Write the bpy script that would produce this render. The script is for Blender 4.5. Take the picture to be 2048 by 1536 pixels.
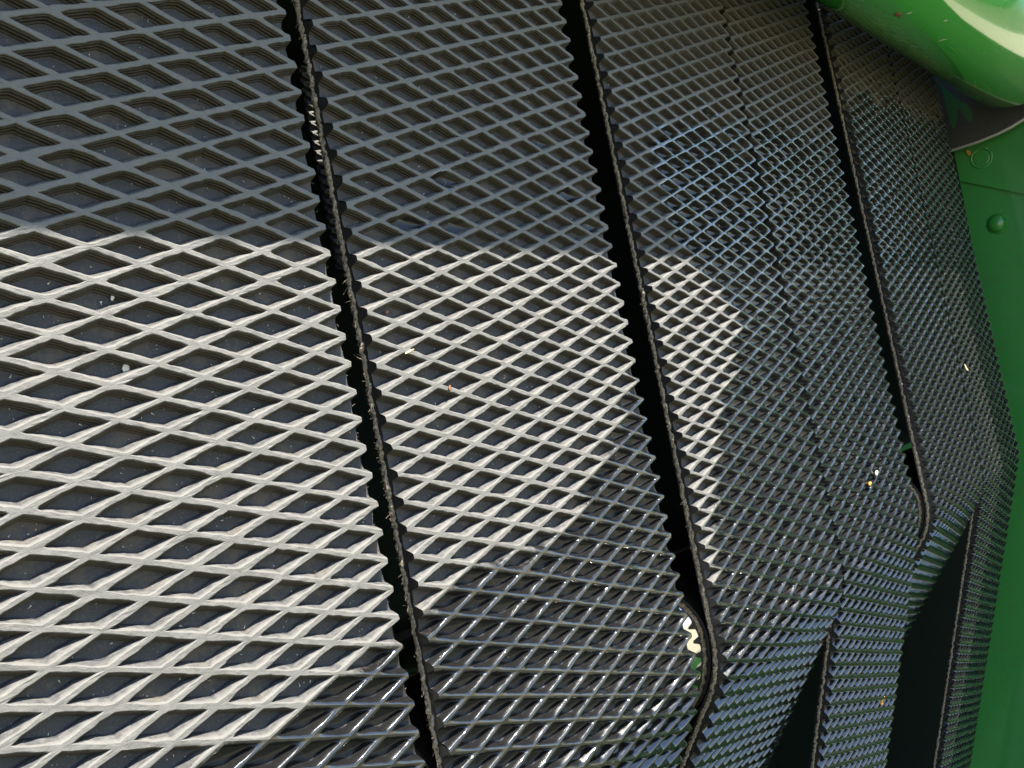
import bpy, math, random
import numpy as np
from mathutils import Matrix, Vector

random.seed(7)
rng = np.random.default_rng(7)
for o in list(bpy.data.objects): bpy.data.objects.remove(o)
sc = bpy.context.scene
COL = sc.collection
U = 0.01483                      # one half diamond across the belt, in metres
Z0 = 1.15                        # height of the belt origin above the ground

def W(X, V, N):                  # belt space (across, down, into the machine) -> metres
    return (X*U, N*U, Z0 - V*U)

# ------------------------------------------------------------------ camera, sky, sun, exposure
R = np.array([[0.66005204, 0.19224284, -0.7262052],
              [-0.08977523, 0.9799594, 0.17782007],
              [0.74583625, -0.05217526, 0.66408284]])
cam = bpy.data.cameras.new('camera'); cam.sensor_width = 36.0; cam.lens = 36*1700/2048
cam.clip_start = 0.01; cam.clip_end = 3000
co = bpy.data.objects.new('camera', cam); COL.objects.link(co)
w = lambda r: Vector((r[0], r[2], -r[1]))
cx, cy, cz = w(R[0]), -w(R[1]), -w(R[2])
M = Matrix.Identity(4)
for i in range(3):
    M[i][0], M[i][1], M[i][2] = cx[i], cy[i], cz[i]
M.translation = Vector(W(-14.325, 3.400, -17.254))
co.matrix_world = M
sc.camera = co

SUN = Vector((0.15, -0.49, 0.86)).normalized()       # towards the sun
wd = bpy.data.worlds.new('World'); sc.world = wd; wd.use_nodes = True
nt = wd.node_tree; bgn = nt.nodes['Background']
sky = nt.nodes.new('ShaderNodeTexSky'); sky.sky_type = 'NISHITA'; sky.sun_disc = False
sky.sun_elevation = math.asin(SUN.z); sky.sun_rotation = math.atan2(SUN.x, SUN.y)
sky.ozone_density = 3.5; sky.dust_density = 0.3
nt.links.new(sky.outputs[0], bgn.inputs[0]); bgn.inputs[1].default_value = 0.092
sl = bpy.data.lights.new('sun', 'SUN'); sl.energy = 5.0; sl.angle = math.radians(0.53); sl.color = (1.0, 0.94, 0.83)
so = bpy.data.objects.new('sun', sl); COL.objects.link(so)
so.rotation_euler = SUN.to_track_quat('Z', 'Y').to_euler()
sc.view_settings.view_transform = 'Standard'; sc.view_settings.look = 'None'
sc.view_settings.exposure = 1.9; sc.view_settings.gamma = 1.0

# ------------------------------------------------------------------ helpers
def new_mat(name):
    m = bpy.data.materials.new(name); m.use_nodes = True
    t = m.node_tree; b = t.nodes['Principled BSDF']
    return m, t, b
def nd(t, typ, **kw):
    n = t.nodes.new(typ)
    for k, v in kw.items():
        if k in n.inputs.keys() if isinstance(k, str) else False: n.inputs[k].default_value = v
        else: setattr(n, k, v)
    return n
def noise(t, scale, detail=3, rough=0.55, vec=None):
    n = t.nodes.new('ShaderNodeTexNoise'); n.inputs['Scale'].default_value = scale
    n.inputs['Detail'].default_value = detail; n.inputs['Roughness'].default_value = rough
    if vec is None:
        g = t.nodes.new('ShaderNodeNewGeometry'); vec = g.outputs['Position']
    t.links.new(vec, n.inputs['Vector']); return n.outputs['Fac']
def ramp(t, fac, stops):
    r = t.nodes.new('ShaderNodeValToRGB'); e = r.color_ramp.elements
    while len(e) < len(stops): e.new(0.5)
    for q, (p, c) in zip(e, stops):
        q.position = p; q.color = (c, c, c, 1) if not isinstance(c, tuple) else (*c, 1)
    t.links.new(fac, r.inputs[0]); return r.outputs[0]
def math_(t, op, a, b=None, clamp=False):
    n = t.nodes.new('ShaderNodeMath'); n.operation = op; n.use_clamp = clamp
    for i, v in enumerate((a, b)):
        if v is None: continue
        if isinstance(v, (int, float)): n.inputs[i].default_value = v
        else: t.links.new(v, n.inputs[i])
    return n.outputs[0]
def mix(t, fac, a, b):
    n = t.nodes.new('ShaderNodeMix'); n.data_type = 'RGBA'
    if isinstance(fac, (int, float)): n.inputs[0].default_value = fac
    else: t.links.new(fac, n.inputs[0])
    for i, v in ((6, a), (7, b)):
        if isinstance(v, tuple): n.inputs[i].default_value = (*v, 1)
        else: t.links.new(v, n.inputs[i])
    return n.outputs[2]
def fmix(t, fac, a, b):
    n = t.nodes.new('ShaderNodeMix'); n.data_type = 'FLOAT'
    if isinstance(fac, (int, float)): n.inputs[0].default_value = fac
    else: t.links.new(fac, n.inputs[0])
    for i, v in ((2, a), (3, b)):
        if isinstance(v, (int, float)): n.inputs[i].default_value = v
        else: t.links.new(v, n.inputs[i])
    return n.outputs[0]
def bump(t, b, h, strength, dist):
    n = t.nodes.new('ShaderNodeBump'); n.inputs['Strength'].default_value = strength; n.inputs['Distance'].default_value = dist
    t.links.new(h, n.inputs['Height']); t.links.new(n.outputs[0], b.inputs['Normal'])
def attr(t, name):
    a = t.nodes.new('ShaderNodeAttribute'); a.attribute_name = name; return a.outputs['Fac']

def obj(name, me, mat, parent=None):
    o = bpy.data.objects.new(name, me); COL.objects.link(o)
    if mat: me.materials.append(mat)
    if parent: o.parent = parent
    return o
def mk(name, verts, faces, mat, parent=None, smooth=False, attrs=None, org=(0, 0, 0)):
    """verts (n,3) metres; faces: list of int arrays (k,3)/(k,4)"""
    me = bpy.data.meshes.new(name)
    v = np.asarray(verts, np.float32) - np.asarray(org, np.float32)
    me.vertices.add(len(v)); me.vertices.foreach_set('co', v.ravel())
    fl = [np.asarray(f, np.int32) for f in faces if len(f)]
    loops = np.concatenate([f.ravel() for f in fl])
    tot = np.concatenate([np.full(len(f), f.shape[1], np.int32) for f in fl])
    st = np.concatenate([[0], np.cumsum(tot)[:-1]]).astype(np.int32)
    me.loops.add(len(loops)); me.loops.foreach_set('vertex_index', loops)
    me.polygons.add(len(tot)); me.polygons.foreach_set('loop_start', st); me.polygons.foreach_set('loop_total', tot)
    if isinstance(smooth, np.ndarray): me.polygons.foreach_set('use_smooth', smooth.astype(bool))
    else: me.polygons.foreach_set('use_smooth', np.full(len(tot), bool(smooth)))
    me.update(calc_edges=True)
    for k, a in (attrs or {}).items():
        at = me.attributes.new(k, 'FLOAT', 'POINT'); at.data.foreach_set('value', np.asarray(a, np.float32))
    me.validate()
    return obj(name, me, mat, parent)
def thing(name, label, cat, loc=(0, 0, 0), group=None):
    o = bpy.data.objects.new(name, None); COL.objects.link(o); o.location = loc; o.empty_display_size = 0.02
    o['label'] = label; o['category'] = cat
    if group: o['group'] = group
    return o
def tag(o, label, cat, group=None):
    o['label'] = label; o['category'] = cat
    if group: o['group'] = group
    return o
def struct(o): o['kind'] = 'structure'; return o

def grid_faces(nu, nv, wrap_v=False):
    i = np.arange(nu-1)[:, None]; j = np.arange(nv if wrap_v else nv-1)[None, :]
    j2 = (j+1) % nv
    a = i*nv+j; b = i*nv+j2; c = (i+1)*nv+j2; d = (i+1)*nv+j
    return np.stack([a, b, c, d], -1).reshape(-1, 4)
def box(lo, hi):
    x0, y0, z0 = lo; x1, y1, z1 = hi
    v = np.array([[x, y, z] for x in (x0, x1) for y in (y0, y1) for z in (z0, z1)])
    f = np.array([[0, 1, 3, 2], [4, 6, 7, 5], [0, 4, 5, 1], [2, 3, 7, 6], [0, 2, 6, 4], [1, 5, 7, 3]])
    return v, f
def Wn(X, V, N):
    return np.stack([np.asarray(X)*U, np.asarray(N)*U, Z0-np.asarray(V)*U], -1)
class Noise2:
    def __init__(s, cell, seed):
        s.c = cell; s.g = np.random.default_rng(seed).uniform(-1, 1, (257, 257))
    def __call__(s, x, y):
        x = np.asarray(x)/s.c; y = np.asarray(y)/s.c
        ix = np.floor(x).astype(int); iy = np.floor(y).astype(int)
        fx = x-ix; fy = y-iy; fx = fx*fx*(3-2*fx); fy = fy*fy*(3-2*fy)
        g = s.g; m = 256
        a = g[ix % m, iy % m]; b = g[(ix+1) % m, iy % m]; c = g[ix % m, (iy+1) % m]; d = g[(ix+1) % m, (iy+1) % m]
        return (a*(1-fx)+b*fx)*(1-fy)+(c*(1-fx)+d*fx)*fy
n_fine = Noise2(0.13, 1); n_mid = Noise2(0.45, 2); n_big = Noise2(2.3, 3); n_huge = Noise2(6.0, 4); n_y = Noise2(0.05, 5)

# ------------------------------------------------------------------ materials
def rubber_material():
    m, t, b = new_mat('ribbed rubber')
    wet = attr(t, 'wetness'); grime = attr(t, 'grime')
    spk = noise(t, 2600, 3, 0.65); med = noise(t, 420, 4, 0.6); lo = noise(t, 90, 4, 0.6)
    ribm = ramp(t, math_(t, 'ADD', attr(t, 'dust_sun_tone'), math_(t, 'MULTIPLY', math_(t, 'SUBTRACT', med, 0.5), 0.5)), [(0.30, 0.0), (0.65, 1.0)])
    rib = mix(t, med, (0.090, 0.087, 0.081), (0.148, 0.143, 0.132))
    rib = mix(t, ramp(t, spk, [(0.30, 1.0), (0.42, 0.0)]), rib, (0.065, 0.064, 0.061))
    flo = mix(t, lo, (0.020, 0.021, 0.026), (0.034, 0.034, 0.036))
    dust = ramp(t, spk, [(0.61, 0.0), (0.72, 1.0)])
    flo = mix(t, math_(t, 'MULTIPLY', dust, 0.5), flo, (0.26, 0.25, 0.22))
    crust = ramp(t, math_(t, 'ADD', lo, math_(t, 'MULTIPLY', med, 0.35)), [(0.71, 0.0), (0.82, 1.0)])
    flo = mix(t, math_(t, 'MULTIPLY', crust, 0.6), flo, (0.075, 0.058, 0.040))
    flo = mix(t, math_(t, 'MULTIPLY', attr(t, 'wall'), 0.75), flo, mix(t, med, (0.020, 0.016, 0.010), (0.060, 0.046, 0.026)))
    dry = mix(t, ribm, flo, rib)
    dry = mix(t, grime, dry, mix(t, med, (0.035, 0.030, 0.023), (0.085, 0.072, 0.056)))
    wetc = mix(t, ramp(t, attr(t, 'dust_sun_tone'), [(0.06, 0.0), (0.30, 1.0)]), mix(t, lo, (0.010, 0.0085, 0.007), (0.022, 0.019, 0.016)), mix(t, med, (0.006, 0.006, 0.007), (0.013, 0.013, 0.013)))
    wm = ramp(t, math_(t, 'ADD', wet, math_(t, 'MULTIPLY', math_(t, 'SUBTRACT', med, 0.5), 0.5)), [(0.38, 0.0), (0.62, 1.0)])
    cm = ramp(t, attr(t, 'dust_sun_tone'), [(0.06, 0.0), (0.30, 1.0)])
    t.links.new(mix(t, wm, dry, wetc), b.inputs['Base Color'])
    t.links.new(fmix(t, wm, 0.66, fmix(t, cm, 0.55, 0.24)), b.inputs['Roughness'])
    t.links.new(fmix(t, wm, 0.5, 0.15), b.inputs['Specular IOR Level'])
    t.links.new(math_(t, 'MULTIPLY', wm, fmix(t, cm, 0.10, 1.0)), b.inputs['Coat Weight']); b.inputs['Coat Roughness'].default_value = 0.04; b.inputs['Coat IOR'].default_value = 1.75
    hsum = math_(t, 'ADD', math_(t, 'MULTIPLY', spk, 0.5), med)
    n = t.nodes.new('ShaderNodeBump'); n.inputs['Distance'].default_value = 0.0004
    t.links.new(fmix(t, wm, 0.55, 0.30), n.inputs['Strength']); t.links.new(hsum, n.inputs['Height'])
    t.links.new(n.outputs[0], b.inputs['Normal'])
    return m
RUB = rubber_material()
m, t, b = new_mat('rubber side'); BODY = m
t.links.new(mix(t, noise(t, 500, 3), (0.006, 0.006, 0.006), (0.014, 0.013, 0.012)), b.inputs['Base Color']); b.inputs['Roughness'].default_value = 0.6
bump(t, b, noise(t, 900, 3), 0.4, 0.0004)
m, t, b = new_mat('frayed fabric'); PLY = m
t.links.new(mix(t, ramp(t, noise(t, 900, 4), [(0.3, 0.0), (0.7, 1.0)]), (0.085, 0.064, 0.043), (0.40, 0.325, 0.235)), b.inputs['Base Color'])
b.inputs['Roughness'].default_value = 0.9; bump(t, b, noise(t, 2500, 3), 0.6, 0.0005)
m, t, b = new_mat('water'); WATER = m
b.inputs['Base Color'].default_value = (0.012, 0.012, 0.013, 1); b.inputs['Roughness'].default_value = 0.03; b.inputs['IOR'].default_value = 1.34
b.inputs['Specular IOR Level'].default_value = 0.5
def paint(name, c0, c1, dirt=0.0, rough=0.12):
    m, t, b = new_mat(name)
    base = mix(t, noise(t, 25, 3), c0, c1)
    if dirt:
        d = ramp(t, math_(t, 'ADD', noise(t, 130, 5, 0.65), math_(t, 'MULTIPLY', noise(t, 18, 3), 0.5)), [(0.78, 0.0), (0.98, 1.0)])
        base = mix(t, math_(t, 'MULTIPLY', d, dirt), base, (0.10, 0.11, 0.06))
    t.links.new(base, b.inputs['Base Color']); b.inputs['Roughness'].default_value = rough
    b.inputs['Coat Weight'].default_value = 1.0; b.inputs['Coat Roughness'].default_value = 0.05
    bump(t, b, noise(t, 160, 2), 0.08, 0.001)
    return m
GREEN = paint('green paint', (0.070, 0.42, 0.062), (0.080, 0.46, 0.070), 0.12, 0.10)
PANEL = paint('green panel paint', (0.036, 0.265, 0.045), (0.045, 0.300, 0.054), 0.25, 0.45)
SMEAR = paint('thin green overspray', (0.030, 0.12, 0.035), (0.04, 0.15, 0.045), 0.3, 0.4)
m, t, b = new_mat('dark steel'); STEEL = m
t.links.new(mix(t, noise(t, 200, 4), (0.045, 0.042, 0.042), (0.085, 0.082, 0.08)), b.inputs['Base Color']); b.inputs['Roughness'].default_value = 0.5; b.inputs['Metallic'].default_value = 0.3
bump(t, b, noise(t, 700, 3), 0.3, 0.0005)
m, t, b = new_mat('bare steel edge'); EDGE = m
b.inputs['Base Color'].default_value = (0.55, 0.55, 0.52, 1); b.inputs['Metallic'].default_value = 0.5; b.inputs['Roughness'].default_value = 0.4
m, t, b = new_mat('polished roll'); CHROME = m
t.links.new(mix(t, noise(t, 60, 3), (0.62, 0.61, 0.60), (0.78, 0.77, 0.75)), b.inputs['Base Color']); b.inputs['Metallic'].default_value = 1.0; b.inputs['Roughness'].default_value = 0.07
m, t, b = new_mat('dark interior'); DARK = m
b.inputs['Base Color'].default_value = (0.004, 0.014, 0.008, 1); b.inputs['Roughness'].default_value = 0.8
m, t, b = new_mat('soil'); SOIL = m
t.links.new(mix(t, noise(t, 3, 5), (0.20, 0.175, 0.11), (0.30, 0.27, 0.18)), b.inputs['Base Color']); b.inputs['Roughness'].default_value = 0.95
def flat(name, c, rough=0.7):
    m, t, b = new_mat(name)
    t.links.new(mix(t, noise(t, 900, 3), tuple(q*0.6 for q in c), c), b.inputs['Base Color']); b.inputs['Roughness'].default_value = rough
    return m
STRAW = flat('straw', (0.75, 0.62, 0.30)); BROWN = flat('brown bark', (0.24, 0.10, 0.04)); ORANGE = flat('orange leaf', (0.80, 0.36, 0.07)); PALE = flat('pale chaff', (0.72, 0.70, 0.58))

# ------------------------------------------------------------------ setting
v, f = box((-60, -60, -0.02), (60, 60, 0)); struct(mk('ground', v, [f], SOIL))
m, t, b = new_mat('dark grass'); GRASS = m
t.links.new(mix(t, noise(t, 6, 5), (0.035, 0.045, 0.018), (0.065, 0.075, 0.035)), b.inputs['Base Color']); b.inputs['Roughness'].default_value = 0.95
a = np.arange(64)/64*2*np.pi; rr_ = 3.0+0.25*np.sin(a*3)+0.15*np.sin(a*7+1)
v = np.concatenate([[[0, -0.6, 0.004]], np.stack([rr_*np.cos(a), -0.6+rr_*np.sin(a), 0*a+0.004], -1)])
struct(mk('grass_patch', v, [np.stack([np.zeros(64, int), 1+np.arange(64), 1+(np.arange(64)+1) % 64], -1)], GRASS))

# ------------------------------------------------------------------ belts
ASP = 0.360841; H = 0.30; RIN = ASP/math.hypot(1, ASP); TH = 0.38
ROLL_R = 4.0; RT = ROLL_R + TH + H; VB = 12.75

def path(s, theta, d):
    """arc position s along the belt, depth d below the rib tops -> V, N"""
    th = math.radians(theta)
    s = np.asarray(s, float)
    phi = np.clip((s-VB)/RT, 0, th)
    ex = np.maximum(s-VB-RT*th, 0)
    V = np.minimum(s, VB) + RT*np.sin(phi) + ex*math.cos(th)
    N = RT*(1-np.cos(phi)) + ex*math.sin(th)
    return V - d*np.sin(phi), N + d*np.cos(phi)

B2W = np.array([(-20, 10.2), (-9.8, 9.5), (-6.42, 8.86), (-3.39, 8.27), (-1.86, 7.96), (0.92, 7.66), (3.02, 7.26), (5.45, 6.72), (6.9, 6.16), (8.35, 5.1), (10.06, 3.96), (11.63, 2.3), (12.6, 0.8)])
B3W = np.array([(-30, 15.0), (-12, 15.0), (-8.5, 15.2), (-6, 15.5), (-3.7, 16.4), (-1.2, 18.9), (0.6, 20.4), (2.35, 19.8), (3.9, 18.0), (5.35, 16.3), (6.7, 15.1), (8.3, 14.9), (10.4, 14.7), (11.6, 14.0), (40, 14.0)])
UPW = np.array([(13, -6.0), (15, -8.3), (26, -9.4), (36, -10.2), (45, -14.4), (70, -17)])
def wetness(X, V):
    nb = n_mid(X, V)*0.35 + n_big(X, V)*0.8
    a = np.clip((V - np.interp(X, B2W[:, 0], B2W[:, 1]) + nb*0.55)*1.0+0.5, 0, 1)
    patch = np.clip((n_mid(X+50, V*1.4+9)*1.0+n_big(X*0.7, V)*0.5 + (X-14)*0.03 - 0.25)*2.2, 0, 0.62) * ((V < -2.2) & (V > -7.5) & (X > 1.0))
    a = np.maximum(a, patch)
    c = np.clip((X - np.interp(V, B3W[:, 0], B3W[:, 1]) + nb*1.6)*0.42+0.5, 0, 1)
    up = np.clip((V - np.interp(X, UPW[:, 0], UPW[:, 1]) + n_mid(X*1.3, V*2)*1.5+n_big(X, V)*0.8)*0.38+0.35, 0, 1)
    c = np.minimum(c, up)
    out = np.where(X < 13.2, a, c)
    edge = np.clip((X-55.2)*0.8, 0, 1)*0.37
    return np.clip(out - edge, 0, 1)
def grime_of(X, V):      # brown dust kept on the upper, unwashed part
    g = np.clip((-9.2 - V)*0.35 + 0.2*n_big(X, V), 0, 1)*np.clip((X-11)*0.2, 0, 1)
    return np.clip(g*0.9, 0, 0.85)

HI = [(0, 1), (.050, 1), (.064, .965), (.074, .78), (.092, .74), (.099, .50), (.117, .46), (.124, .20), (.148, .14), (.158, .03), (.20, 0)]
LO = [(0, 1), (.052, 1), (.066, .95), (.080, .72), (.098, .66), (.112, .36), (.128, .10), (.165, 0)]
SPECS = [  # name, X0, V phase, s range, wrap angle, detail, label
    (-12.84, -1.2743*ASP, -12, 21, 33, 6, HI, 'leftmost and nearest belt, dry pale diamond ribs with big open cells'),
    (0.0, -1*ASP, -16, 26, 30, 6, HI, 'second belt from the left, pale dry ribs turning wet at its lower right'),
    (14.15, 5.4884*ASP, -22, 30, 34, 5, HI, 'third belt from the left, dry only along its left margin, wet black elsewhere'),
    (26.27, 2.0119*ASP, -25, 46, 19, 4, LO, 'fourth belt from the left, wet, hanging straight down past the roll'),
    (41.70, 0.0515, -26, 30, 36, 3, LO, 'fifth belt from the left, wet and glinting, narrow frayed edge beside a dark gap'),
    (53.82, 0.30, -26, 62, 19, 3, LO, 'rightmost belt beside the green side panel, its outer margin in shade'),
]
def belt_path_pts(X, s, d, theta):
    V, N = path(s, theta, d); return Wn(X, V, N)

def build_tread(X0, ph, s0, s1, theta, n, rings, flat_inner=None):
    Mn = 4*n; Rn = len(rings)
    tt = np.arange(Mn)/n; side = tt.astype(int); fr = tt-side
    cor = np.array([[1, 0], [0, 1], [-1, 0], [0, -1]], float)
    dia = cor[side]*(1-fr)[:, None]+cor[(side+1) % 4]*fr[:, None]         # unit diamond
    p = 1.07
    rnd = dia/((np.abs(dia)**p).sum(1)**(1/p))[:, None]
    rnd = rnd*0.985
    # cells : nodes where (k+j) even, so cell centres where (k+j) odd
    j0 = int(math.floor((s0-ph)/ASP)); j1 = int(math.ceil((s1-ph)/ASP))
    K, J = np.meshgrid(np.arange(0, 13), np.arange(j0, j1+1), indexing='ij')
    sel = ((K+J) % 2 == 1); K = K[sel]; J = J[sel]
    nc = len(K); cx_ = K.astype(float); cv = J*ASP+ph
    so = np.array([r[0] for r in rings]); sh = np.array([r[1] for r in rings])
    scl = 1-so/RIN
    tmpl = np.where((so > 0)[:, None, None], rnd[None], dia[None])*scl[:, None, None]     # R,M,2
    px = cx_[:, None, None]+tmpl[None, ..., 0]; pv = cv[:, None, None]+tmpl[None, ..., 1]*ASP
    # irregular moulding: push the wall rings in and out
    amp = np.where(so > 0, 1.0, 0.0)[None, :, None]
    ad = (n_fine(px+X0*3, pv)*0.020+n_mid(px+X0*3, pv)*0.016)*amp
    cell_j = rng.uniform(-0.03, 0.03, (nc, 1, 1))*amp
    k = 1+(ad/RIN+cell_j)
    wcell = np.clip((wetness(X0+cx_, cv)-0.35)*2.5, 0, 1)[:, None, None]
    upw = np.clip(tmpl[..., 1]*4, 0, 1)[None]                              # lower half of a cell: walls that face up
    gent = np.interp(sh, [0, .03, .14, .20, .46, .50, .74, .80, .965, 1], [0.10, .085, .058, .058, .045, .040, .026, .016, .002, 0])[None, :, None]
    k = k-(0.62+0.1*wcell)*upw*gent/RIN*amp
    px = cx_[:, None, None]+(px-cx_[:, None, None])*k; pv = cv[:, None, None]+(pv-cv[:, None, None])*k
    hh = np.broadcast_to(sh[None, :, None], px.shape).copy()
    hs_ = np.interp(so, [0, .05, .064, .11, .158, .2], [1, 1, .965, .52, .05, 0])[None, :, None]
    hw_ = np.interp(so, [0, .030, .050, .064, .074, .092, .117, .148, .20], [1, 1, .97, .90, .82, .66, .40, .14, 0])[None, :, None]
    hs_ = hs_*(1-wcell)+hw_*wcell
    hh = hh*(1-upw)+hs_*upw
    hz = np.where(hh > 0.9, 0.030*n_fine(px+X0*2+9, pv)+0.028*n_mid(px+X0, pv+3), 0.03*n_mid(px+4, pv+X0))
    hh = hh+hz
    # centre
    ctx = cx_[:, None]; ctv = cv[:, None]; cth = 0.03*n_mid(ctx+4, ctv+X0)
    px = np.concatenate([px.reshape(nc, -1), ctx], 1); pv = np.concatenate([pv.reshape(nc, -1), ctv], 1); hh = np.concatenate([hh.reshape(nc, -1), cth], 1)
    clampL = (px <= 0).ravel(); clampR = (px >= 12).ravel()
    uy = np.concatenate([np.broadcast_to(tmpl[None, ..., 1], (nc, Rn, Mn)).reshape(nc, -1), np.zeros((nc, 1))], 1)
    dust_sun_tone = np.where(uy > 0.02, np.where(hh > 0.86, 1.0, 0.46*np.clip((hh-0.10)/0.12, 0, 1)), np.clip((hh-0.80)/0.16, 0, 1))  # dust, with upward walls toned down to offset their stronger sun
    px = np.clip(px, 0, 12); pv = np.clip(pv, s0, s1)
    # slightly ragged cut edge
    px = np.where(px <= 0, 0.05*n_mid(pv*0+3, pv*2+X0)-0.02, px); px = np.where(px >= 12, 12+0.05*n_mid(pv*0+8, pv*2+X0), px)
    nv = Rn*Mn+1
    Xw = X0+px
    wet = wetness(Xw, pv)
    cw = np.repeat(wetness(X0+cx_, cv)[:, None], nv, 1)
    wet = np.clip(0.5*wet+0.5*cw, 0, 1)
    gr = grime_of(Xw, pv)
    verts = belt_path_pts(Xw, pv, (1-hh)*H, theta).reshape(-1, 3)
    r = np.arange(Rn-1)[:, None]; q = np.arange(Mn)[None, :]; q2 = (q+1) % Mn
    Q = np.stack([r*Mn+q, r*Mn+q2, (r+1)*Mn+q2, (r+1)*Mn+q], -1).reshape(-1, 4)
    T = np.stack([(Rn-1)*Mn+np.arange(Mn), (Rn-1)*Mn+(np.arange(Mn)+1) % Mn, np.full(Mn, Rn*Mn)], -1)
    off = (np.arange(nc)*nv)[:, None, None]
    QQ = (Q[None]+off).reshape(-1, 4); TT = (T[None]+off).reshape(-1, 3)
    kq = ~(clampL[QQ].all(1) | clampR[QQ].all(1)); kt = ~(clampL[TT].all(1) | clampR[TT].all(1))
    sm = np.concatenate([np.repeat(cw[:, 0] > 0.35, len(Q))[kq], np.repeat(cw[:, 0] > 0.35, len(T))[kt]])
    QQ = QQ[kq]; TT = TT[kt]
    return verts, QQ, TT, sm, dict(dust_sun_tone=dust_sun_tone.ravel(), wall=(np.clip((hh-0.06)/0.08, 0, 1)*(uy <= 0.02)).ravel(), wetness=wet.ravel(), grime=gr.ravel()), (K, J, cx_, cv, cw[:, 0])

def build_water(X0, cells, theta, s0, s1):
    K, J, cxx, cv, cw = cells
    sel = (cw > 0.6) & (K > 0) & (K < 12) & (rng.uniform(0, 1, len(K)) < 0.93)
    cxx = cxx[sel]; cv = cv[sel]; nc = len(cxx)
    if nc == 0: return None
    a, bq = 7, 5
    L = rng.uniform(0.85, 1.35, (nc, 1, 1)); hz = rng.uniform(0.45, 0.75, (nc, 1, 1)); sk = rng.uniform(-0.1, 0.25, (nc, 1, 1))
    u = np.linspace(0, 1, a)[None, :, None]; vv = np.linspace(-1, 1, bq)[None, None, :]
    tip = 0.93
    x = tip-u*L+0.0*vv
    half = (1-np.abs(np.clip(x, -0.9, 0.95)))*ASP*0.93
    y = vv*half+sk*0.10*u
    # concave fillet that climbs the walls and the right hand corner
    h = hz*(1-u)**2.2+0.34*(vv**2)**1.6*(1-u*0.8)+0.02-0.05*u**4
    h = h+0.05*sk*vv
    px = cxx[:, None, None]+x+0*y; pv = cv[:, None, None]+y
    ok = np.broadcast_to(h, px.shape)
    px = np.clip(px, 0.03, 11.97); pv = np.clip(pv, s0, s1)
    verts = belt_path_pts(X0+px, pv, (1-ok)*H, theta).reshape(-1, 3)
    F = grid_faces(a, bq); F = (F[None]+(np.arange(nc)*a*bq)[:, None, None]).reshape(-1, 4)
    return verts, F

def tube(P, r, k=6, wob=0.0, seed=0):
    """P (n,3) polyline in metres, r radius array"""
    P = np.asarray(P); n = len(P); r = np.broadcast_to(r, (n,))
    Tn = np.gradient(P, axis=0); Tn /= np.linalg.norm(Tn, axis=1)[:, None]+1e-12
    ref = np.array([0.9, 0.3, 0.2]); A = np.cross(Tn, ref); A /= np.linalg.norm(A, axis=1)[:, None]+1e-12; B = np.cross(Tn, A)
    ang = np.arange(k)/k*2*np.pi
    rr = r[:, None]*(1+wob*np.random.default_rng(seed).uniform(-1, 1, (n, k)))
    V = P[:, None]+rr[..., None]*(np.cos(ang)[None, :, None]*A[:, None]+np.sin(ang)[None, :, None]*B[:, None])
    return V.reshape(-1, 3), grid_faces(n, k, True)
def join(parts):
    vs = []; fs = {}; o = 0
    for v, f in parts:
        vs.append(v); fs.setdefault(f.shape[1], []).append(f+o); o += len(v)
    return np.concatenate(vs), [np.concatenate(q) for q in fs.values()]

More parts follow.
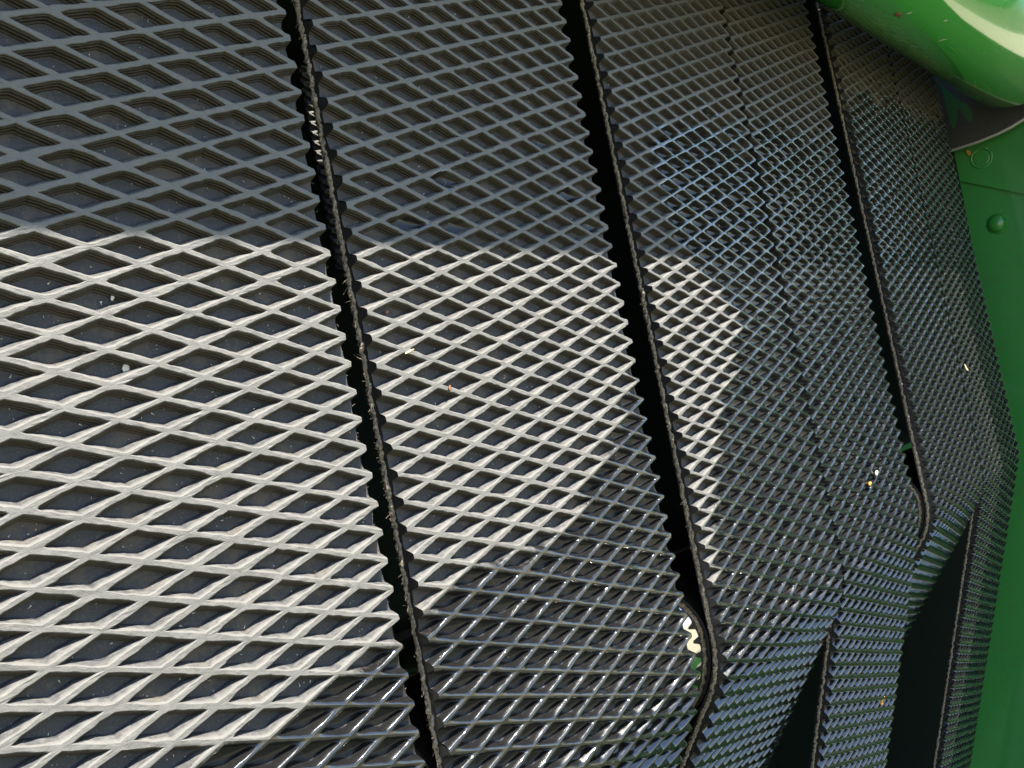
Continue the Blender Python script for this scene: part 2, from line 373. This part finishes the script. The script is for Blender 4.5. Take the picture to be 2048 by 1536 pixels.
def build_belt(i, X0, ph, s0, s1, theta, n, rings, label):
    org = W(X0+6, 0, 0)
    root = thing('baler_belt', label, 'belt', org, 'rubber belts side by side')
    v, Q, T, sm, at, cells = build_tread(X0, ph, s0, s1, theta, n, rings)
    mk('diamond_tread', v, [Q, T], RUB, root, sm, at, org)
    wv = build_water(X0, cells, theta, s0, s1)
    if wv is not None:
        o = mk('water_film', wv[0], [wv[1]], WATER, root, True, None, org); o['kind'] = 'stuff'
    # carcass: closed strip below the tread floor
    ss = np.unique(np.concatenate([np.arange(s0, s1+0.01, 0.5), np.linspace(VB-0.5, VB+4, 30)])); ss = ss[(ss >= s0) & (ss <= s1)]
    prof = [(0.03, -.03), (11.97, -.03), (12.0, -.30), (11.95, -TH/H*1.0), (0.05, -TH/H*1.0), (0.0, -.30)]
    xx = np.array([q[0] for q in prof]); hh = np.array([q[1] for q in prof])
    S, Xp = np.meshgrid(ss, X0+xx, indexing='ij'); D = np.broadcast_to((1-hh)[None]*H, S.shape)
    v = belt_path_pts(Xp, S, D, theta).reshape(-1, 3)
    mk('belt_carcass', v, [grid_faces(len(ss), len(prof), True)], BODY, root, False, None, org)
    sv = np.arange(s0, s1, 0.03); sj = (sv-ph)/(2*ASP); dv = np.abs(sj-np.round(sj))*2*ASP
    hp = np.interp(dv*0.94, [q[0] for q in rings], [q[1] for q in rings])-0.02
    parts = []
    for xe in (-0.012, 12.012):
        hs = np.stack([hp, hp*0, hp*0-0.6], 1)+0.03*n_fine(sv[:, None]+X0, np.array([[0, .3, .6]]))
        parts.append((belt_path_pts(X0+xe+0*hs, sv[:, None]+0*hs, (1-hs)*H, theta).reshape(-1, 3), grid_faces(len(sv), 3)))
    v, fs = join(parts); mk('cut_edge', v, fs, BODY, root, False, None, org)
    # frayed fabric ply showing along both cut edges: two twisted cords and loose threads
    st = 0.045
    sq = np.arange(s0+0.1, s1-0.1, st)
    for side, xe in ((-1, -0.01), (1, 12.01)):
        if side == 1 and i not in (0, 1, 2): continue
        parts = []
        for c in (0, 1, 2):
            phs = sq*(2*np.pi/(0.42+0.17*c))+c*2.1+1.3*n_big(sq*0+c, sq)
            phs = phs+2.2*n_mid(sq*0+c*5+X0, sq); dx = 0.032*np.cos(phs); dd = 0.040*np.sin(phs)
            Xc = X0+xe+side*(0.012+dx*0.7)+0.022*n_mid(sq*0+c+X0, sq)
            P = belt_path_pts(Xc, sq, H+0.185+dd+0.025*n_mid(sq*0+5+c, sq), theta)
            rad = (0.046+0.030*n_fine(sq*0+c*3+X0, sq*1.7))*U
            parts.append(tube(P, rad, 6, 0.22, i*7+c))
        v, fs = join(parts)
        mk('fabric_edge', v, fs, PLY, root, True, None, org)
        parts = []
        r2 = np.random.default_rng(50+i)
        nth = int((s1-s0)*(22 if i < 3 else 6))
        for q in range(nth):
            s = r2.uniform(max(s0, -11)+0.3, min(s1, 18)-0.3); ln = abs(r2.normal(0.05, 0.075))+0.03; an = r2.uniform(-1.2, 1.2)
            tq = np.linspace(0, 1, 5); bend_ = r2.uniform(-0.6, 0.6)
            Xc = X0+xe+side*(0.03+ln*0.75*tq*np.cos(an))
            P = belt_path_pts(Xc, s+ln*tq*np.sin(an)+bend_*ln*tq**2, H+0.185+r2.uniform(-.06, .06)+ln*bend_*tq**2*r2.uniform(-1, 1), theta)
            parts.append(tube(P, np.linspace(0.010, 0.004, 5)*U, 3))
        v, fs = join(parts)
        o = mk('loose_threads', v, fs, PLY, root, True, None, org); o['kind'] = 'stuff'
    return root
for i, sp in enumerate(SPECS): build_belt(i, *sp)

# ------------------------------------------------------------------ polished roll that the belts bend over
def cyl(x0, x1, vc, nc, r, seg=96, caps=True):
    a = np.arange(seg)/seg*2*np.pi
    rings = []
    for x in (x0, x1): rings.append(Wn(np.full(seg, x), vc+r*np.cos(a), nc+r*np.sin(a)))
    v = np.concatenate(rings); f = [grid_faces(2, seg, True)]
    return v, f
root = thing('guide_roll', 'polished steel roll showing through the gaps where the belts bend', 'roller', W(30, VB, RT))
v, f = cyl(-16, 65.4, VB, RT, ROLL_R-0.03)
mk('roll_shell', v, f, CHROME, root, True, None, W(30, VB, RT))
for xa in (-16.6, 75.0):
    v, f = cyl(xa, xa+0.8, VB, RT, 1.1, 32); mk('axle_end', v, f, STEEL, root, True, None, W(30, VB, RT))

# ------------------------------------------------------------------ green cross tube
TV, TN, TR = -19.77, -5.02, 4.35
def tube_mesh():
    xs = np.concatenate([np.linspace(-60, 20, 9), np.linspace(24, 70.6, 26)]); seg = 128
    a = np.arange(seg)/seg*2*np.pi
    v = np.concatenate([Wn(np.full(seg, x), TV+TR*np.cos(a), TN+TR*np.sin(a)) for x in xs])
    return v, [grid_faces(len(xs), seg, True)]
org = W(30, TV, TN)
root = thing('cross_tube', 'glossy green painted steel tube crossing at the upper right', 'tube', org)
v, f = tube_mesh(); mk('tube_wall', v, f, GREEN, root, True, None, org)

# ------------------------------------------------------------------ green side panel with its plate, rivet and hole plug
XP = 76.0
org = W(XP, 0, 0)
pan = thing('side_panel', 'green painted side panel of the machine along the right edge', 'panel', org)
def prism_x(poly, x0, x1):
    """polygon in (V,N) extruded along X"""
    n = len(poly); P = np.array(poly)
    return np.concatenate([Wn(np.full(n, x0), P[:, 0], P[:, 1]), Wn(np.full(n, x1), P[:, 0], P[:, 1])]), n
def prism_obj(name, poly, x0, x1, mat, parent, org, bev=0.0):
    v, n = prism_x(poly, x0, x1); v = v-np.array(org)
    me = bpy.data.meshes.new(name)
    me.from_pydata([tuple(q) for q in v], [], [tuple(range(n)), tuple(range(2*n-1, n-1, -1))]+[(k, (k+1) % n, n+(k+1) % n, n+k) for k in range(n)])
    o = obj(name, me, mat, parent)
    if bev:
        bm = o.modifiers.new('bevel', 'BEVEL'); bm.width = bev*U; bm.segments = 3; bm.limit_method = 'ANGLE'
    return o
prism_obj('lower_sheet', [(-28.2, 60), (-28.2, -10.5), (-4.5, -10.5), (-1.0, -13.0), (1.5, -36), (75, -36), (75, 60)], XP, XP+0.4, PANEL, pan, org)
v, f = box(W(64.6, 60, -16), W(XP-0.01, -75, -14)); mk('added_shade_post', v, [f], PANEL, pan, False, None, org)  # unseen post added to shade the outer margin of the rightmost belt
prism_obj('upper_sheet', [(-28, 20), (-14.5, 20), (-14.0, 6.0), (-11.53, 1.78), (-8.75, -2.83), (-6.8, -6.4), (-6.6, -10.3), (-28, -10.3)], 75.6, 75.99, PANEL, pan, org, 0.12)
def disc_prof(prof, xb, vc, nc, seg=40):     # prof: (radius, height towards the belts)
    a = np.arange(seg)/seg*2*np.pi
    v = np.concatenate([Wn(np.full(seg, xb-h), vc+r*np.cos(a), nc+r*np.sin(a)) for r, h in prof])
    return v, [grid_faces(len(prof), seg, True)]
prism_obj('painted_shade_sheet', [(-27, 1.6), (10, 2.6), (23.6, 7.0), (44, 15), (74, 26), (74, 46), (-27, 46)], 75.45, 75.58, DARK, pan, org)  # near-black sheet over the inner panel, its colour standing in for deep shade
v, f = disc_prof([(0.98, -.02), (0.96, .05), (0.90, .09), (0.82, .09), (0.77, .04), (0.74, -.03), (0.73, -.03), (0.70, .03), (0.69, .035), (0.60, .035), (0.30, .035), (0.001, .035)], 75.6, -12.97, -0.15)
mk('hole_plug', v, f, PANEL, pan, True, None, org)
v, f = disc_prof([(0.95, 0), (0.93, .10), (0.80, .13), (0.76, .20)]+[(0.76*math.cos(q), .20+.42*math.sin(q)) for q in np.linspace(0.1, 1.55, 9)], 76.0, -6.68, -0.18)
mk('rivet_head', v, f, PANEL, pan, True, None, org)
# dark plate behind the tube end, with a bare steel lower rim and thin overspray
RIM = [(-14.6, 6.0), (-14.35, 3.6), (-14.26, 1.35), (-14.23, -0.44), (-14.34, -2.12), (-14.53, -3.25), (-14.84, -4.34), (-15.6, -6.4), (-16.6, -8.0), (-18.5, -9.6)]
org2 = W(74, -18, 0)
pl = thing('bearing_plate', 'dark grey steel plate with a pale curved rim under the green tube', 'plate', org2)
prism_obj('plate_face', [(-25.5, 6.0)]+RIM+[(-25.5, -9.6)], 73.8, 74.4, STEEL, pl, org2, 0.08)
rv = np.array(RIM); tq = np.linspace(0, len(RIM)-1, 60)
P = Wn(np.full(60, 73.95), np.interp(tq, range(len(RIM)), rv[:, 0])+0.02, np.interp(tq, range(len(RIM)), rv[:, 1]))
v, f = tube(P, 0.17*U, 8); mk('plate_rim', v, [f], EDGE, pl, True, None, org2)
prism_obj('paint_overspray', [(-20.41, 1.34), (-20.79, 1.45), (-19.35, 1.37), (-17.95, 1.36), (-16.7, 1.32), (-16.1, 1.26), (-16.31, 0.96), (-17.0, 0.63), (-17.7, 0.56), (-17.61, 0.33), (-16.66, 0.01), (-16.12, -0.24), (-16.21, -0.51), (-16.99, -0.6), (-17.71, -0.42), (-18.29, 0.11), (-18.8, 0.45), (-19.45, 0.83)], 73.76, 73.80, SMEAR, pl, org2)

# ------------------------------------------------------------------ inside of the machine (dark, seen through the gaps)
org = W(20, 0, 30)
ch = thing('bale_chamber', 'dark green inside of the bale chamber behind the belts', 'chamber', org)
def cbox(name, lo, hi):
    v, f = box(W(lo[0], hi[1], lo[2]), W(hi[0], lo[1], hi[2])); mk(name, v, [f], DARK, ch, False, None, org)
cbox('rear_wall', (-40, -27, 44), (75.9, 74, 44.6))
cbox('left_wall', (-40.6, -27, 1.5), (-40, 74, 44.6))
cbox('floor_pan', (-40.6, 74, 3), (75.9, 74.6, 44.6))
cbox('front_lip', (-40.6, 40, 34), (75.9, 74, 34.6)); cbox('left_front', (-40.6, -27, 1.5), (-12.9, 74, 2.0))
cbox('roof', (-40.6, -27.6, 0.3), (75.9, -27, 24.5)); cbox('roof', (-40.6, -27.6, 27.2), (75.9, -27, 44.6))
for px in ([(-40.6, 24.5), (24.32, 24.5), (23.50, 27.2), (-40.6, 27.2)], [(25.12, 24.5), (75.9, 24.5), (75.9, 27.2), (24.30, 27.2)]):  # slanted slot left in the unseen roof so sun reaches the rear belt
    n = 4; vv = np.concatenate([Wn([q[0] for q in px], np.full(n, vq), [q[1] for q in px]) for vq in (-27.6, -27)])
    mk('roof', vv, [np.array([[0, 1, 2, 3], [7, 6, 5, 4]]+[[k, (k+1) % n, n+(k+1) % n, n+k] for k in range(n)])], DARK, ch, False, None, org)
# rear run of a belt inside the chamber; a sliver of sun touches its edge
X0 = 23.05; org = W(X0+6, -19, 30)
root = thing('rear_belt', 'rear belt run glimpsed as white zigzag teeth through the first gap', 'belt', org)
v, Q, T, sm, at, cells = build_tread(X0, 0.2, -25, -10, 0, 4, LO)
at['wetness'] = at['wetness']*0; at['grime'] = at['grime']*0
v[:, 1] += 30*U; mk('diamond_tread', v, [Q, T], RUB, root, False, at, org)
v, f = box(W(X0, -10, 30.34), W(X0+12, -25, 30.8)); mk('belt_carcass', v, [f], BODY, root, False, None, org)

# ------------------------------------------------------------------ chaff lying on the belts and the tube
def flake(name, label, cat, X, V, N, ln, wd_, ang, mat, nrm=(0, 0, -1), curl=0.25, group=None, seed=0):
    r = np.random.default_rng(seed)
    nu, nv = 7, 4
    u = np.linspace(-0.5, 0.5, nu)[:, None]; q = np.linspace(-0.5, 0.5, nv)[None, :]
    wprof = np.sqrt(np.clip(1-(2*u)**2*0.9, 0.05, 1))
    a = u*ln+0*q; b_ = q*wd_*wprof+r.uniform(-.1, .1, (nu, nv))*wd_*0.3
    h = curl*ln*(u**2)+r.uniform(0, 0.12, (nu, nv))*wd_
    nz = np.array(nrm, float); nz /= np.linalg.norm(nz)
    t1 = np.cross(nz, [0.0, 0.0, 1.0]) if abs(nz[2]) < 0.9 else np.array([1.0, 0, 0]); t1 /= np.linalg.norm(t1); t2 = np.cross(nz, t1)
    A = math.cos(ang)*t1+math.sin(ang)*t2; B = -math.sin(ang)*t1+math.cos(ang)*t2
    top = a[..., None]*A+b_[..., None]*B+h[..., None]*nz; bot = top-nz*wd_*0.18
    pts = np.concatenate([top.reshape(-1, 3), bot.reshape(-1, 3)])         # X,V,N units
    c = np.array([X, V, N]); pts = pts+c
    vv = Wn(pts[:, 0], pts[:, 1], pts[:, 2])
    F = grid_faces(nu, nv); F2 = F[:, ::-1]+nu*nv
    rim = [i*nv for i in range(nu)]+[(nu-1)*nv+j for j in range(1, nv)]+[i*nv+nv-1 for i in range(nu-2, -1, -1)]+[j for j in range(nv-2, 0, -1)]
    S = np.array([[rim[k], rim[(k+1) % len(rim)], rim[(k+1) % len(rim)]+nu*nv, rim[k]+nu*nv] for k in range(len(rim))])
    o = mk(name, vv, [np.concatenate([F, F2, S])], mat, None, True, None, W(X, V, N)); o.location = W(X, V, N)
    return tag(o, label, cat, group)
flake('straw_piece', 'pale bent straw bit on a rib at the left edge of the second belt', 'straw', 1.1, 0.80, -0.05, 0.36, 0.06, 0.3, STRAW, curl=0.6, seed=1)
flake('bark_chip', 'small brown chip on a white rib near the left of the second belt', 'chip', 2.39, 1.92, -0.04, 0.16, 0.09, 1.3, BROWN, seed=2)
flake('bark_chip', 'brown chip lying inside a diamond just below the shadow edge', 'chip', 0.85, -0.38, 0.22, 0.14, 0.09, 0.7, BROWN, seed=3)
flake('seed_husk', 'tiny pale seed husk in a cell of the leftmost belt', 'seed', -6.45, -0.89, 0.22, 0.16, 0.07, 1.1, PALE, seed=4)
flake('lichen_fleck', 'whitish round fleck on the dark floor of the leftmost belt', 'fleck', -6.42, 0.62, 0.24, 0.19, 0.15, 1.4, PALE, seed=5)
flake('straw_piece', 'short yellow straw bit on the wet ribs beside the shaded right margin', 'straw', 54.9, 5.40, -0.08, 0.75, 0.24, -0.7, STRAW, seed=6)
flake('chaff_flake', 'pale chaff flake on the fourth belt above the bend', 'chaff', 32.89, 9.57, -0.06, 0.40, 0.26, 0.4, PALE, seed=7)
flake('leaf_bit', 'small orange leaf bit on the fourth belt above the bend', 'leaf', 31.65, 9.93, -0.05, 0.36, 0.20, 0.2, ORANGE, seed=8)
flake('leaf_bit', 'bright orange leaf bit at the right edge of the belt hanging past the roll', 'leaf', 35.6, 23.2, 3.42, 0.55, 0.42, 0.9, ORANGE, nrm=(0, 0.33, -0.94), seed=9)
flake('bark_chip', 'brown chip stuck on the glossy green tube', 'chip', 37.8, TV+TR+0.05, TN+0.13, 0.62, 0.28, 0.15, BROWN, nrm=(0, 1, 0.03), seed=10)
for q, (X, a, an, ln) in enumerate([(33.6, 1.55, 0.6, .30), (38.4, 1.50, 0.8, .35), (42.6, 1.30, 0.5, .36), (45.4, 1.52, 1.0, .50), (36.2, 1.35, 0.3, .22)]):
    nv_, nn_ = math.sin(a), -math.cos(a)
    flake('dust_fleck', ['first pale dust fleck from the left on the tube underside', 'pale dust fleck right of the brown chip on the tube', 'middle pale dust fleck on the green tube', 'longest pale dust fleck, lowest on the green tube', 'smallest pale dust fleck close to the brown chip on the tube'][q], 'fleck', X, TV+(TR+.03)*nv_, TN+(TR+.03)*nn_, ln, 0.08, an, PALE, nrm=(0, nv_, nn_), group='pale dust flecks on the green tube', seed=30+q)
flake('leaf_bit', 'orange leaf bit caught below the pale plate rim', 'leaf', 75.4, -13.80, 0.75, 0.62, 0.34, 0.2, ORANGE, nrm=(-1, 0, 0), seed=11)
# fine chaff and grit scattered over the belts
def grit(n, seed):
    r = np.random.default_rng(seed); vs = []; fs = []
    tet = np.array([[1, 0, 0], [-.5, .8, 0], [-.5, -.8, 0], [0, 0, -1.0]])
    for k in range(n):
        X = r.uniform(-10, 38); V = r.uniform(-11, 11.5)
        fx = (X-np.array([q[0] for q in SPECS])); ok = ((fx > 0.2) & (fx < 11.8)).any()
        if not ok or wetness(np.array([X]), np.array([V]))[0] > 0.6 and r.uniform() < 0.7: continue
        s = abs(r.normal(0.009, 0.010))+0.006+(0.03*r.uniform() if r.uniform() < 0.04 else 0); el = r.uniform(0.5, 2.2); a = r.uniform(0, 6.28)
        q = tet*np.array([s*el, s*0.6, s*0.6]); ca, sa = math.cos(a), math.sin(a)
        p = np.stack([X+q[:, 0]*ca-q[:, 1]*sa, V+q[:, 0]*sa+q[:, 1]*ca, H-0.015+q[:, 2]], -1)
        vs.append(Wn(p[:, 0], p[:, 1], p[:, 2])); fs.append(np.array([[0, 1, 3], [1, 2, 3], [2, 0, 3], [0, 2, 1]])+4*(len(vs)-1))
    return np.concatenate(vs), [np.concatenate(fs)]
v, f = grit(9000, 5); o = mk('chaff_dust', v, f, PALE); o['kind'] = 'stuff'; o['label'] = 'fine pale chaff and grit lying in the diamond cells'
